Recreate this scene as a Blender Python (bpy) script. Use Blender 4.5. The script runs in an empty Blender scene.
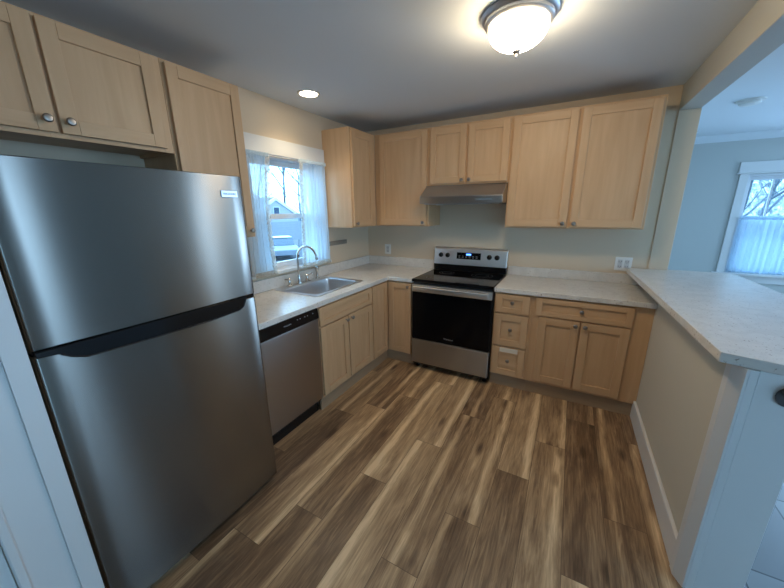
import bpy, bmesh, math, random
from mathutils import Vector, Matrix
from math import sin, cos, pi, radians
random.seed(7)
S = bpy.context.scene
COL = S.collection

# ---------------------------------------------------------------- camera
cam_d = bpy.data.cameras.new('camera'); cam = bpy.data.objects.new('camera', cam_d); COL.objects.link(cam)
YAW, PIT, ROL, F = -0.5073, -0.2587, -0.0116, 318.31
d = Vector((sin(YAW)*cos(PIT), cos(YAW)*cos(PIT), sin(PIT)))
r = Vector((cos(YAW), -sin(YAW), 0)); u = r.cross(d)
r2 = r*cos(ROL)+u*sin(ROL); u2 = -r*sin(ROL)+u*cos(ROL)
M = Matrix((r2, u2, -d)).transposed().to_4x4(); M.translation = (2.176, -3.3275, 1.5547)
cam.matrix_world = M
cam_d.sensor_fit = 'HORIZONTAL'; cam_d.sensor_width = 36; cam_d.lens = 36*F/784; cam_d.clip_start = .02; cam_d.clip_end = 300
S.camera = cam
# ---------------------------------------------------------------- world, daylight and added fill lamps, exposure
w = bpy.data.worlds.new('overcast_sky'); S.world = w; w.use_nodes = True
bg = w.node_tree.nodes['Background']; bg.inputs[0].default_value = (0.36, 0.69, 1.0, 1); bg.inputs[1].default_value = 4.2
S.view_settings.view_transform = 'Standard'; S.view_settings.look = 'None'
S.view_settings.exposure = 0.74; S.view_settings.gamma = 1; S.view_settings.use_curve_mapping = False
def area(name, loc, rot, sx, sy, power, color):
    l = bpy.data.lights.new(name, 'AREA'); l.shape = 'RECTANGLE'; l.size = sx; l.size_y = sy; l.energy = power; l.color = color
    o = bpy.data.objects.new(name, l); o.location = loc; o.rotation_euler = rot; COL.objects.link(o); return o
DAY = (0.42, 0.68, 1.0)
area('added_fill_side_near', (6.47, -4.3, 1.45), (0, radians(90), 0), 1.3, 1.8, 5, DAY)  # added fill lamp at an unseen opening, placed clear of the fridge's reflection
area('daylight_side_window_mid', (6.47, -2.2, 1.45), (0, radians(90), 0), 1.3, .42, 14, DAY)
area('daylight_side_window_far', (6.47, 1.25, 1.45), (0, radians(90), 0), 1.3, .5, 10, DAY)
area('added_fill_front', (5.85, 2.47, 1.35), (radians(-90), 0, 0), 1.0, 1.3, 66, DAY)  # lamp added out of view to brighten the bar top and adjacent ceiling
area('added_fill_rear', (5.05, -5.57, 1.45), (radians(90), 0, 0), .9, 1.3, 1.0, DAY)  # weak fill added behind the camera at an unseen opening

# ---------------------------------------------------------------- materials
def mat(name):
    m = bpy.data.materials.new(name); m.use_nodes = True; nt = m.node_tree
    return m, nt, nt.nodes['Principled BSDF']
def N(nt, t, **k):
    n = nt.nodes.new(t)
    for a, b in k.items(): setattr(n, a, b)
    return n
def plain(name, c, rough=.5, metal=0, spec=.5, bump=0, bscale=200, var=0):
    m, nt, p = mat(name)
    p.inputs['Base Color'].default_value = (*c, 1); p.inputs['Roughness'].default_value = rough
    p.inputs['Metallic'].default_value = metal; p.inputs['Specular IOR Level'].default_value = spec
    tc = N(nt, 'ShaderNodeTexCoord'); nz = N(nt, 'ShaderNodeTexNoise'); nz.inputs['Scale'].default_value = bscale
    nt.links.new(tc.outputs['Object'], nz.inputs['Vector'])
    if bump:
        b = N(nt, 'ShaderNodeBump'); b.inputs['Strength'].default_value = bump; b.inputs['Distance'].default_value = .002
        nt.links.new(nz.outputs['Fac'], b.inputs['Height']); nt.links.new(b.outputs[0], p.inputs['Normal'])
    if var:
        n2 = N(nt, 'ShaderNodeTexNoise'); n2.inputs['Scale'].default_value = 3
        nt.links.new(tc.outputs['Object'], n2.inputs['Vector'])
        mx = N(nt, 'ShaderNodeMix', data_type='RGBA'); nt.links.new(n2.outputs['Fac'], mx.inputs[0])
        mx.inputs[6].default_value = (*[x*(1-var) for x in c], 1); mx.inputs[7].default_value = (*[min(1, x*(1+var)) for x in c], 1)
        nt.links.new(mx.outputs[2], p.inputs['Base Color'])
    return m
def ramp(nt, fac, stops, interp='LINEAR'):
    r_ = N(nt, 'ShaderNodeValToRGB'); cr = r_.color_ramp; cr.interpolation = interp
    while len(cr.elements) > 1: cr.elements.remove(cr.elements[-1])
    for i, (pos, c) in enumerate(stops):
        e = cr.elements[0] if i == 0 else cr.elements.new(pos)
        e.position = pos; e.color = (*c, 1) if len(c) == 3 else c
    if fac is not None: nt.links.new(fac, r_.inputs[0])
    return r_
def wood(name, dark, light, rough=.42):
    m, nt, p = mat(name); L = nt.links
    uv = N(nt, 'ShaderNodeUVMap'); uv.uv_map = 'UV'
    oi = N(nt, 'ShaderNodeObjectInfo')
    ad = N(nt, 'ShaderNodeVectorMath', operation='ADD'); L.new(uv.outputs[0], ad.inputs[0]); 
    sc = N(nt, 'ShaderNodeMath', operation='MULTIPLY'); sc.inputs[1].default_value = 37; L.new(oi.outputs['Random'], sc.inputs[0]); L.new(sc.outputs[0], ad.inputs[1])
    mp = N(nt, 'ShaderNodeMapping'); mp.inputs['Scale'].default_value = (2.2, 26, 1); L.new(ad.outputs[0], mp.inputs[0])
    n1 = N(nt, 'ShaderNodeTexNoise'); n1.inputs['Scale'].default_value = 1.0; n1.inputs['Detail'].default_value = 6; n1.inputs['Distortion'].default_value = .6; L.new(mp.outputs[0], n1.inputs['Vector'])
    mp2 = N(nt, 'ShaderNodeMapping'); mp2.inputs['Scale'].default_value = (.6, 5, 1); L.new(ad.outputs[0], mp2.inputs[0])
    n2 = N(nt, 'ShaderNodeTexNoise'); n2.inputs['Scale'].default_value = 1.6; n2.inputs['Detail'].default_value = 3; n2.inputs['Distortion'].default_value = 1.5; L.new(mp2.outputs[0], n2.inputs['Vector'])
    a = N(nt, 'ShaderNodeMath', operation='MULTIPLY_ADD'); L.new(n1.outputs['Fac'], a.inputs[0]); a.inputs[1].default_value = .45; 
    b = N(nt, 'ShaderNodeMath', operation='MULTIPLY'); L.new(n2.outputs['Fac'], b.inputs[0]); b.inputs[1].default_value = .55; L.new(b.outputs[0], a.inputs[2])
    rp = ramp(nt, a.outputs[0], [(.28, dark), (.68, light)])
    L.new(rp.outputs[0], p.inputs['Base Color']); p.inputs['Roughness'].default_value = rough; p.inputs['Specular IOR Level'].default_value = .4
    return m
def steel(name, c=(.56, .56, .57), rough=.3, aniso=.85):
    m, nt, p = mat(name); L = nt.links
    p.inputs['Base Color'].default_value = (*c, 1); p.inputs['Metallic'].default_value = 1; p.inputs['Roughness'].default_value = rough
    p.inputs['Anisotropic'].default_value = aniso
    t = N(nt, 'ShaderNodeTangent', direction_type='UV_MAP'); t.uv_map = 'UV'; L.new(t.outputs[0], p.inputs['Tangent'])
    uv = N(nt, 'ShaderNodeUVMap'); uv.uv_map = 'UV'
    mp = N(nt, 'ShaderNodeMapping'); mp.inputs['Scale'].default_value = (900, 3, 1); L.new(uv.outputs[0], mp.inputs[0])
    nz = N(nt, 'ShaderNodeTexNoise'); nz.inputs['Scale'].default_value = 1; nz.inputs['Detail'].default_value = 3; L.new(mp.outputs[0], nz.inputs['Vector'])
    mr = N(nt, 'ShaderNodeMapRange'); mr.inputs[3].default_value = rough-.02; mr.inputs[4].default_value = rough+.02
    L.new(nz.outputs['Fac'], mr.inputs[0]); L.new(mr.outputs[0], p.inputs['Roughness'])
    return m
def laminate(name, base, spot):
    m, nt, p = mat(name); L = nt.links
    tc = N(nt, 'ShaderNodeTexCoord')
    n1 = N(nt, 'ShaderNodeTexNoise'); n1.inputs['Scale'].default_value = 9; n1.inputs['Detail'].default_value = 8; n1.inputs['Roughness'].default_value = .7; n1.inputs['Distortion'].default_value = 1.2
    n2 = N(nt, 'ShaderNodeTexNoise'); n2.inputs['Scale'].default_value = 90; n2.inputs['Detail'].default_value = 4
    L.new(tc.outputs['Object'], n1.inputs['Vector']); L.new(tc.outputs['Object'], n2.inputs['Vector'])
    r1 = ramp(nt, n1.outputs['Fac'], [(.36, tuple(x*.91 for x in base)), (.56, base), (.75, tuple(min(1, x*1.06) for x in base))])
    r2_ = ramp(nt, n2.outputs['Fac'], [(.30, (1, 1, 1)), (.37, (0, 0, 0))])
    mx = N(nt, 'ShaderNodeMix', data_type='RGBA'); L.new(r2_.outputs[0], mx.inputs[0]); L.new(r1.outputs[0], mx.inputs[6]); mx.inputs[7].default_value = (*spot, 1)
    L.new(mx.outputs[2], p.inputs['Base Color']); p.inputs['Roughness'].default_value = .26
    return m
def plank_floor(name):
    m, nt, p = mat(name); L = nt.links
    uv = N(nt, 'ShaderNodeUVMap'); uv.uv_map = 'UV'                 # u metres across the plank, v metres along
    at = N(nt, 'ShaderNodeVertexColor'); at.layer_name = 'plank'    # r tone, g sapwood streak place, b seed
    sep = N(nt, 'ShaderNodeSeparateColor'); L.new(at.outputs[0], sep.inputs[0])
    su = N(nt, 'ShaderNodeSeparateXYZ'); L.new(uv.outputs[0], su.inputs[0])
    def mth(op, a, b=None, c=None):
        n = N(nt, 'ShaderNodeMath', operation=op)
        for i, x in enumerate((a, b, c)):
            if x is None: continue
            if isinstance(x, (int, float)): n.inputs[i].default_value = x
            else: L.new(x, n.inputs[i])
        return n.outputs[0]
    seed = mth('MULTIPLY', sep.outputs[2], 91.0)
    cx = N(nt, 'ShaderNodeCombineXYZ'); L.new(su.outputs[0], cx.inputs[0]); L.new(su.outputs[1], cx.inputs[1]); L.new(seed, cx.inputs[2])
    def noise(sx, sy, det, dist, rough=.6):
        mp = N(nt, 'ShaderNodeMapping'); mp.inputs['Scale'].default_value = (sx, sy, 1); L.new(cx.outputs[0], mp.inputs[0])
        n = N(nt, 'ShaderNodeTexNoise'); n.inputs['Scale'].default_value = 1; n.inputs['Detail'].default_value = det
        n.inputs['Distortion'].default_value = dist; n.inputs['Roughness'].default_value = rough; L.new(mp.outputs[0], n.inputs['Vector'])
        return n.outputs['Fac']
    broad = noise(9, 1.3, 3, 1.2); fine = noise(110, 4.5, 5, .5, .7); wob = noise(5, 2.2, 2, 0)
    fig = noise(34, 2.6, 4, 2.4, .65)
    # tone
    t = mth('MULTIPLY_ADD', mth('SUBTRACT', broad, .5), .8, sep.outputs[0])
    t = mth('MULTIPLY_ADD', mth('SUBTRACT', fig, .5), .65, t)
    t = mth('MULTIPLY_ADD', mth('SUBTRACT', fine, .5), .55, t)
    # sapwood streak
    ctr = mth('MULTIPLY_ADD', mth('SUBTRACT', wob, .5), .05, mth('MULTIPLY', sep.outputs[1], .1825))
    dist = mth('ABSOLUTE', mth('SUBTRACT', su.outputs[0], ctr))
    mr = N(nt, 'ShaderNodeMapRange', interpolation_type='SMOOTHSTEP'); mr.inputs[1].default_value = .034; mr.inputs[2].default_value = .004; L.new(dist, mr.inputs[0])
    t = mth('MULTIPLY_ADD', mr.outputs[0], .34, t)
    # knots
    vo = N(nt, 'ShaderNodeTexVoronoi'); mpk = N(nt, 'ShaderNodeMapping'); mpk.inputs['Scale'].default_value = (6.5, 2.1, 1); L.new(cx.outputs[0], mpk.inputs[0])
    vo.inputs['Scale'].default_value = 1; L.new(mpk.outputs[0], vo.inputs['Vector'])
    mk = N(nt, 'ShaderNodeMapRange', interpolation_type='SMOOTHSTEP'); mk.inputs[1].default_value = .20; mk.inputs[2].default_value = .02; L.new(vo.outputs['Distance'], mk.inputs[0])
    t = mth('MULTIPLY_ADD', mk.outputs[0], -.35, t)
    rp = ramp(nt, t, [(0, (.08, .048, .027)), (.26, (.175, .106, .062)), (.48, (.335, .218, .124)), (.70, (.525, .36, .208)), (.95, (.78, .585, .36))])
    # joint lines
    e1 = mth('MINIMUM', su.outputs[0], mth('SUBTRACT', .1825, su.outputs[0]))
    lv = N(nt, 'ShaderNodeUVMap'); lv.uv_map = 'ends'
    s2 = N(nt, 'ShaderNodeSeparateXYZ'); L.new(lv.outputs[0], s2.inputs[0])
    e2 = mth('MINIMUM', s2.outputs[0], s2.outputs[1]); e = mth('MINIMUM', e1, e2)
    me = N(nt, 'ShaderNodeMapRange'); me.inputs[1].default_value = .0004; me.inputs[2].default_value = .0018; L.new(e, me.inputs[0])
    mx = N(nt, 'ShaderNodeMix', data_type='RGBA'); L.new(me.outputs[0], mx.inputs[0]); mx.inputs[6].default_value = (.09, .055, .033, 1); L.new(rp.outputs[0], mx.inputs[7])
    L.new(mx.outputs[2], p.inputs['Base Color'])
    bm_ = N(nt, 'ShaderNodeBump'); bm_.inputs['Strength'].default_value = .25; bm_.inputs['Distance'].default_value = .001; L.new(mth('MULTIPLY_ADD', fine, .3, me.outputs[0]), bm_.inputs['Height']); L.new(bm_.outputs[0], p.inputs['Normal'])
    p.inputs['Roughness'].default_value = .36; p.inputs['Specular IOR Level'].default_value = .45
    return m
def glass_mat(name, tint=(.95, .98, 1)):
    m, nt, p = mat(name); L = nt.links
    tr = N(nt, 'ShaderNodeBsdfTransparent'); tr.inputs[0].default_value = (*tint, 1)
    gl = N(nt, 'ShaderNodeBsdfGlossy'); gl.inputs['Roughness'].default_value = .02
    lw = N(nt, 'ShaderNodeLayerWeight'); lw.inputs[0].default_value = .15
    mx = N(nt, 'ShaderNodeMixShader'); L.new(lw.outputs['Fresnel'], mx.inputs[0]); L.new(tr.outputs[0], mx.inputs[1]); L.new(gl.outputs[0], mx.inputs[2])
    L.new(mx.outputs[0], nt.nodes['Material Output'].inputs[0]); return m
def sheer(name, c, alpha, scale=500):
    m, nt, p = mat(name); L = nt.links
    df = N(nt, 'ShaderNodeBsdfDiffuse'); df.inputs[0].default_value = (*c, 1)
    tl = N(nt, 'ShaderNodeBsdfTranslucent'); tl.inputs[0].default_value = (*c, 1)
    m1 = N(nt, 'ShaderNodeMixShader'); m1.inputs[0].default_value = .62; L.new(df.outputs[0], m1.inputs[1]); L.new(tl.outputs[0], m1.inputs[2])
    tr = N(nt, 'ShaderNodeBsdfTransparent'); m2 = N(nt, 'ShaderNodeMixShader')
    tc = N(nt, 'ShaderNodeTexCoord'); nz = N(nt, 'ShaderNodeTexNoise'); nz.inputs['Scale'].default_value = scale; L.new(tc.outputs['Object'], nz.inputs['Vector'])
    mr = N(nt, 'ShaderNodeMapRange'); mr.inputs[1].default_value = .35; mr.inputs[2].default_value = .65; mr.inputs[3].default_value = alpha-.15; mr.inputs[4].default_value = min(1, alpha+.15)
    L.new(nz.outputs['Fac'], mr.inputs[0]); L.new(mr.outputs[0], m2.inputs[0]); L.new(tr.outputs[0], m2.inputs[1]); L.new(m1.outputs[0], m2.inputs[2])
    L.new(m2.outputs[0], nt.nodes['Material Output'].inputs[0]); return m
def emit(name, c, s):
    m, nt, p = mat(name); p.inputs['Base Color'].default_value = (*c, 1); p.inputs['Emission Color'].default_value = (*c, 1); p.inputs['Emission Strength'].default_value = s
    return m
def siding_mat(name, c, pitch):
    m, nt, p = mat(name); L = nt.links
    tc = N(nt, 'ShaderNodeTexCoord'); s = N(nt, 'ShaderNodeSeparateXYZ'); L.new(tc.outputs['Object'], s.inputs[0])
    a = N(nt, 'ShaderNodeMath', operation='DIVIDE'); L.new(s.outputs[2], a.inputs[0]); a.inputs[1].default_value = pitch
    f = N(nt, 'ShaderNodeMath', operation='FRACT'); L.new(a.outputs[0], f.inputs[0])
    rp = ramp(nt, f.outputs[0], [(0, tuple(x*.5 for x in c)), (.14, c), (1, c)]); L.new(rp.outputs[0], p.inputs['Base Color']); p.inputs['Roughness'].default_value = .7
    return m

MAPLE = wood('maple', (.545, .335, .18), (.66, .43, .245))
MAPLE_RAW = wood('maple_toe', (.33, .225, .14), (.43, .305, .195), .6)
CREAM = plain('cream_wall_paint', (.64, .53, .395), .6, bump=.05, bscale=120)
ADJ = plain('pale_grey_wall_paint', (.50, .52, .50), .6, bump=.05, bscale=120)
CEIL = plain('ceiling_paint', (.70, .75, .79), .8, bump=.08, bscale=60)
TRIM = plain('white_trim_paint', (.70, .705, .70), .35, bump=.02, bscale=30)
SASH = plain('window_vinyl', (.72, .74, .77), .3, bump=.01)
STEEL = steel('brushed_steel', (.235, .22, .20), .26, .98); STEEL_D = steel('brushed_steel_dark', (.42, .41, .40), .32)
STEEL_H = steel('polished_steel', (.86, .86, .86), .30, .2)
SINKM = plain('sink_steel', (.75, .75, .76), .30, 1, bump=.02, bscale=400)
NICKEL = plain('brushed_nickel', (.34, .31, .28), .34, 1, bump=.01)
DARKM = plain('cast_iron', (.10, .09, .09), .4, .8)
CHROME = plain('faucet_nickel', (.60, .58, .55), .2, 1, bump=.01)
PEWTER = plain('lamp_nickel', (.52, .53, .56), .42, 1, bump=.01)
BLACK = plain('black_plastic', (.008, .008, .009), .13, spec=.35, bump=.01)
BGLASS = plain('black_glass', (.004, .004, .005), .06, spec=.12, bump=.0)
DARK = plain('dark_enamel', (.02, .02, .022), .45, bump=.01)
GREYP = plain('grey_print', (.30, .30, .31), .4)
RINGM = plain('burner_print', (.05, .05, .05), .3)
COUNTER = laminate('counter_laminate', (.71, .69, .655), (.30, .25, .21))
WHITEP = plain('white_plastic', (.74, .74, .72), .35, bump=.01)
PAPER = plain('paper_sticker', (.74, .68, .58), .6, bump=.01)
GLASS = glass_mat('window_glass')
SHEER = sheer('sheer_fabric', (.76, .86, .93), .60); LACE = sheer('lace_fabric', (.84, .80, .72), .48, 160)
CAFE = sheer('cafe_sheer', (.70, .82, .92), .70)
LAMPG = emit('lamp_glass', (1, .79, .52), 34.0); CANG = emit('recessed_lamp_lens', (1, .84, .58), 14.0)
BLUE = emit('clock_display', (.08, .25, 1), 2.5)
WOODF = plank_floor('vinyl_plank')

# ---------------------------------------------------------------- mesh helpers
class MB:
    def __init__(s): s.bm = bmesh.new(); s.uv = s.bm.loops.layers.uv.new('UV')
    def _uv(s, faces, grain):
        off = random.random()*5
        g = {'x': 0, 'y': 1, 'z': 2}[grain]; o = [i for i in range(3) if i != g]
        for f in faces:
            for l in f.loops:
                c = l.vert.co; l[s.uv].uv = (c[g]+off, c[o[0]]+c[o[1]]+off)
    def box(s, lo, hi, grain='z', bev=0.0012, seg=1):
        lo = Vector(lo); hi = Vector(hi)
        for i in range(3):
            if lo[i] > hi[i]: lo[i], hi[i] = hi[i], lo[i]
        vs = [s.bm.verts.new((x, y, z)) for x in (lo.x, hi.x) for y in (lo.y, hi.y) for z in (lo.z, hi.z)]
        q = [(0, 1, 3, 2), (4, 6, 7, 5), (0, 4, 5, 1), (2, 3, 7, 6), (0, 2, 6, 4), (1, 5, 7, 3)]
        fs = [s.bm.faces.new([vs[i] for i in f]) for f in q]
        if bev:
            bev = min(bev, min(hi-lo)*.45)
            es = list({e for f in fs for e in f.edges})
            rr = bmesh.ops.bevel(s.bm, geom=es, offset=bev, segments=seg, affect='EDGES', profile=.5)
            fs = list({f for v in (set(rr['verts']) | {v for f in rr['faces'] for v in f.verts}) if v.is_valid for f in v.link_faces})
        s._uv(fs, grain); return s
    def prism(s, pts, a, b, axis='x', grain='z'):
        # pts: 2-D outline in the other two axes (in xyz order), extruded from a to b
        def P(p, t): return {'x': (t, p[0], p[1]), 'y': (p[0], t, p[1]), 'z': (p[0], p[1], t)}[axis]
        A = [s.bm.verts.new(P(p, a)) for p in pts]; B = [s.bm.verts.new(P(p, b)) for p in pts]
        n = len(pts); fs = [s.bm.faces.new(A), s.bm.faces.new(B[::-1])]
        fs += [s.bm.faces.new((A[i], B[i], B[(i+1) % n], A[(i+1) % n])) for i in range(n)]
        s._uv(fs, grain); return s
    def tube(s, pts, rad, seg=12, cap=True, grain='z'):
        pts = [Vector(p) for p in pts]; rs = rad if isinstance(rad, (list, tuple)) else [rad]*len(pts)
        rings = []; up = None
        for i, p in enumerate(pts):
            t = (pts[min(i+1, len(pts)-1)]-pts[max(i-1, 0)]).normalized()
            if up is None: up = t.orthogonal().normalized()
            a = (up-t*up.dot(t)).normalized(); b = t.cross(a); up = a
            rings.append([s.bm.verts.new(p+(a*cos(2*pi*k/seg)+b*sin(2*pi*k/seg))*rs[i]) for k in range(seg)])
        fs = []
        for A, B in zip(rings, rings[1:]):
            fs += [s.bm.faces.new((A[k], A[(k+1) % seg], B[(k+1) % seg], B[k])) for k in range(seg)]
        if cap: fs += [s.bm.faces.new(rings[0][::-1]), s.bm.faces.new(rings[-1])]
        s._uv(fs, grain); return s
    def lathe(s, prof, c=(0, 0, 0), axis=(0, 0, 1), seg=24):
        ax = Vector(axis).normalized(); a = ax.orthogonal().normalized(); b = ax.cross(a); c = Vector(c); rings = []
        for rr, h in prof:
            if rr < 1e-6: rings.append([s.bm.verts.new(c+ax*h)])
            else: rings.append([s.bm.verts.new(c+ax*h+(a*cos(2*pi*k/seg)+b*sin(2*pi*k/seg))*rr) for k in range(seg)])
        fs = []
        for A, B in zip(rings, rings[1:]):
            for k in range(seg):
                k2 = (k+1) % seg
                if len(A) == 1 and len(B) == 1: continue
                if len(A) == 1: fs.append(s.bm.faces.new((A[0], B[k2], B[k])))
                elif len(B) == 1: fs.append(s.bm.faces.new((A[k], A[k2], B[0])))
                else: fs.append(s.bm.faces.new((A[k], A[k2], B[k2], B[k])))
        s._uv(fs, 'z'); return s
    def slab(s, us, vs_, holes, a, b, axis='z', grain='x'):
        # grid of cells minus holes (list of (i,j)), extruded from a to b along axis; other two axes in xyz order
        def P(p, q, t): return {'x': (t, p, q), 'y': (p, t, q), 'z': (p, q, t)}[axis]
        cells = {(i, j) for i in range(len(us)-1) for j in range(len(vs_)-1)} - set(holes)
        V = {}
        def vv(i, j, k):
            if (i, j, k) not in V: V[(i, j, k)] = s.bm.verts.new(P(us[i], vs_[j], (a, b)[k]))
            return V[(i, j, k)]
        fs = []
        for (i, j) in cells:
            for k in (0, 1):
                q = [vv(i, j, k), vv(i+1, j, k), vv(i+1, j+1, k), vv(i, j+1, k)]; fs.append(s.bm.faces.new(q if k else q[::-1]))
            for (di, dj, e) in ((-1, 0, ((i, j), (i, j+1))), (1, 0, ((i+1, j), (i+1, j+1))), (0, -1, ((i, j), (i+1, j))), (0, 1, ((i, j+1), (i+1, j+1)))):
                if (i+di, j+dj) not in cells:
                    (p, q), (p2, q2) = e; fs.append(s.bm.faces.new((vv(p, q, 0), vv(p2, q2, 0), vv(p2, q2, 1), vv(p, q, 1))))
        s._uv(fs, grain); return s
    def build(s, name, m, parent=None, smooth=False, bevel=0, kind=None):
        bmesh.ops.recalc_face_normals(s.bm, faces=s.bm.faces)
        me = bpy.data.meshes.new(name); s.bm.to_mesh(me); s.bm.free()
        me.materials.append(m)
        if smooth:
            for p in me.polygons: p.use_smooth = True
            try: me.set_sharp_from_angle(angle=radians(40))
            except Exception: pass
        o = bpy.data.objects.new(name, me); COL.objects.link(o)
        if parent: o.parent = parent
        if bevel:
            b = o.modifiers.new('bevel', 'BEVEL'); b.width = bevel; b.segments = 2; b.limit_method = 'ANGLE'
        if kind: o['kind'] = kind
        return o
def thing(name, label, cat, loc=(0, 0, 0), rz=0, group=None):
    o = bpy.data.objects.new(name, None); COL.objects.link(o); o.empty_display_size = .1
    o.location = loc; o.rotation_euler = (0, 0, rz); o['label'] = label; o['category'] = cat
    if group: o['group'] = group
    return o
def tag(o, label, cat, group=None):
    o['label'] = label; o['category'] = cat
    if group: o['group'] = group
    return o
def text(name, s, size, m, parent, loc, rot, ext=.0004):
    c = bpy.data.curves.new(name, 'FONT'); c.body = s; c.size = size; c.extrude = ext; c.align_x = 'CENTER'; c.align_y = 'CENTER'
    t = bpy.data.objects.new('tmp', c); COL.objects.link(t); bpy.context.view_layer.update()
    me = bpy.data.meshes.new_from_object(t.evaluated_get(bpy.context.evaluated_depsgraph_get())); bpy.data.objects.remove(t)
    me.materials.clear(); me.materials.append(m)
    o = bpy.data.objects.new(name, me); COL.objects.link(o); o.parent = parent; o.location = loc; o.rotation_euler = rot
    return o

CZ = 2.41
# ---------------------------------------------------------------- structure
def floor_planks():
    bm = bmesh.new(); uv = bm.loops.layers.uv.new('UV'); en = bm.loops.layers.uv.new('ends'); cl = bm.loops.layers.float_color.new('plank')
    W_, L_, X0 = .1825, 1.22, .849
    joints = {-1: -1.578, 0: -1.40, 1: -1.152, 2: -2.022, 3: -1.594, 4: -2.385, 5: -.81, 6: -1.60, 7: -1.22, 8: -.85, 9: -1.668, 10: -.95, -2: -.9, -3: -1.9, -4: -.5, -5: -1.2}
    # tone / streak for the planks in view: key (column, index counted down from the joint)
    look = {(-1, 1): (.30, -1), (-1, 0): (.52, .3), (0, 1): (.52, .9), (0, 0): (.34, .7), (0, 2): (.30, .08), (1, 2): (.34, .92), (1, 1): (.36, .06), (1, 0): (.55, .5),
            (2, 1): (.32, .07), (2, 0): (.62, .25), (3, 1): (.60, .12), (3, 0): (.58, .8), (4, 1): (.44, .9), (4, 2): (.44, -1), (4, 0): (.42, .3), (5, 2): (.30, .1), (5, 1): (.46, .75), (5, 0): (.5, .5),
            (6, 1): (.36, -1), (6, 0): (.56, .85), (7, 1): (.50, .78), (7, 0): (.46, .93), (8, 2): (.62, .5), (8, 1): (.30, -1), (8, 0): (.3, .9), (9, 1): (.36, -1), (9, 0): (.36, .25), (10, 1): (.30, .2), (10, 2): (.3, -1)}
    rnd = random.Random(3)
    for k in range(-5, 12):
        x0 = X0+k*W_; x1 = x0+W_; xa = max(x0, -.0); xb = min(x1, 2.86)
        if xb <= xa: continue
        j = joints.get(k, -1.0)
        for n in range(-2, 6):
            yb = j-(n-1)*L_; ya = yb-L_     # plank n spans ya..yb; n=1 starts at the joint and runs to the camera
            cya = max(ya, -5.6); cyb = min(yb, 0)
            if cyb <= cya: continue
            tone, st = look.get((k, n), (rnd.uniform(.3, .56), rnd.choice((-1, .1, .9, .5))))
            sd = rnd.random()
            f = bm.faces.new([bm.verts.new((x, y, 0)) for x, y in ((xa, cya), (xb, cya), (xb, cyb), (xa, cyb))])
            for l in f.loops:
                c = l.vert.co; l[uv].uv = (c.x-x0, c.y+20); l[en].uv = (c.y-ya, yb-c.y); l[cl] = (tone, st, sd, 1)
    # underside
    f = bm.faces.new([bm.verts.new(v) for v in ((0, -5.6, -.1), (0, 0, -.1), (2.86, 0, -.1), (2.86, -5.6, -.1))])
    me = bpy.data.meshes.new('floor'); bm.to_mesh(me); bm.free(); me.materials.append(WOODF)
    o = bpy.data.objects.new('floor', me); COL.objects.link(o); o['kind'] = 'structure'; return o
floor_planks()
def grey_floor():
    m, nt, p = mat('grey_plank'); L = nt.links
    tc = N(nt, 'ShaderNodeTexCoord'); mp = N(nt, 'ShaderNodeMapping'); mp.inputs['Rotation'].default_value = (0, 0, radians(90)); L.new(tc.outputs['Object'], mp.inputs[0])
    br = N(nt, 'ShaderNodeTexBrick'); L.new(mp.outputs[0], br.inputs['Vector']); br.inputs['Scale'].default_value = 1; br.inputs['Brick Width'].default_value = 1.1
    br.inputs['Row Height'].default_value = .3; br.inputs['Mortar Size'].default_value = .004; br.inputs['Color1'].default_value = (.21, .21, .22, 1); br.inputs['Color2'].default_value = (.30, .30, .31, 1); br.inputs['Mortar'].default_value = (.08, .08, .09, 1)
    L.new(br.outputs[0], p.inputs['Base Color']); p.inputs['Roughness'].default_value = .3
    MB().box((2.8601, -5.6, -.1), (6.5, 2.5, 0), bev=0).build('floor_adjacent', m, kind='structure')
grey_floor()
MB().box((-.15, -5.75, CZ), (2.78, .12, CZ+.1), bev=0).build('ceiling', CEIL, kind='structure')
MB().box((2.88, -5.75, CZ), (6.65, 2.65, CZ+.1), bev=0).build('ceiling_adjacent', CEIL, kind='structure')
MB().slab([-5.6, -1.62, -.80, 0], [-.1, 1.05, 1.99, CZ], [(1, 1)], -.15, 0, 'x').build('wall_left', CREAM, kind='structure')
MB().box((-.15, 0, -.1), (2.90, .12, CZ), bev=0).build('wall_back', CREAM, kind='structure')
MB().box((2.772, -.012, 1.03), (2.90, -.0005, 2.24), bev=.002).build('trim_1', CREAM, kind='structure')
MB().box((2.78, .1201, -.1), (2.90, 2.65, CZ), bev=0).build('wall_partition', ADJ, kind='structure')
MB().box((2.772, -5.6, 2.238), (2.898, -.0001, CZ+.05), bev=.003).build('trim_2', plain('beam_paint', (.50, .50, .46), .6, bump=.05, bscale=120), kind='structure')
MB().slab([2.9, 4.03, 5.03, 5.35, 6.35, 6.65], [-.1, .70, 1.93, CZ], [(1, 1), (3, 1)], 2.5, 2.65, 'y').build('wall_front', ADJ, kind='structure')
MB().slab([-5.6, -5.2, -3.4, -2.42, -1.98, 1.0, 1.5, 2.5], [-.1, .8, 2.1, CZ], [(1, 1), (3, 1), (5, 1)], 6.5, 6.65, 'x').build('wall_right', ADJ, kind='structure')
MB().slab([-.15, 4.6, 5.5, 6.65], [-.1, .8, 2.1, CZ], [(1, 1)], -5.75, -5.6, 'y').build('wall_rear', ADJ, kind='structure')
MB().slab([0, .70, .815], [-5.6, -3.25, -3.122], [(0, 0)], 0, CZ, 'z').build('wall_entry', CREAM, kind='structure')
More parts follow.
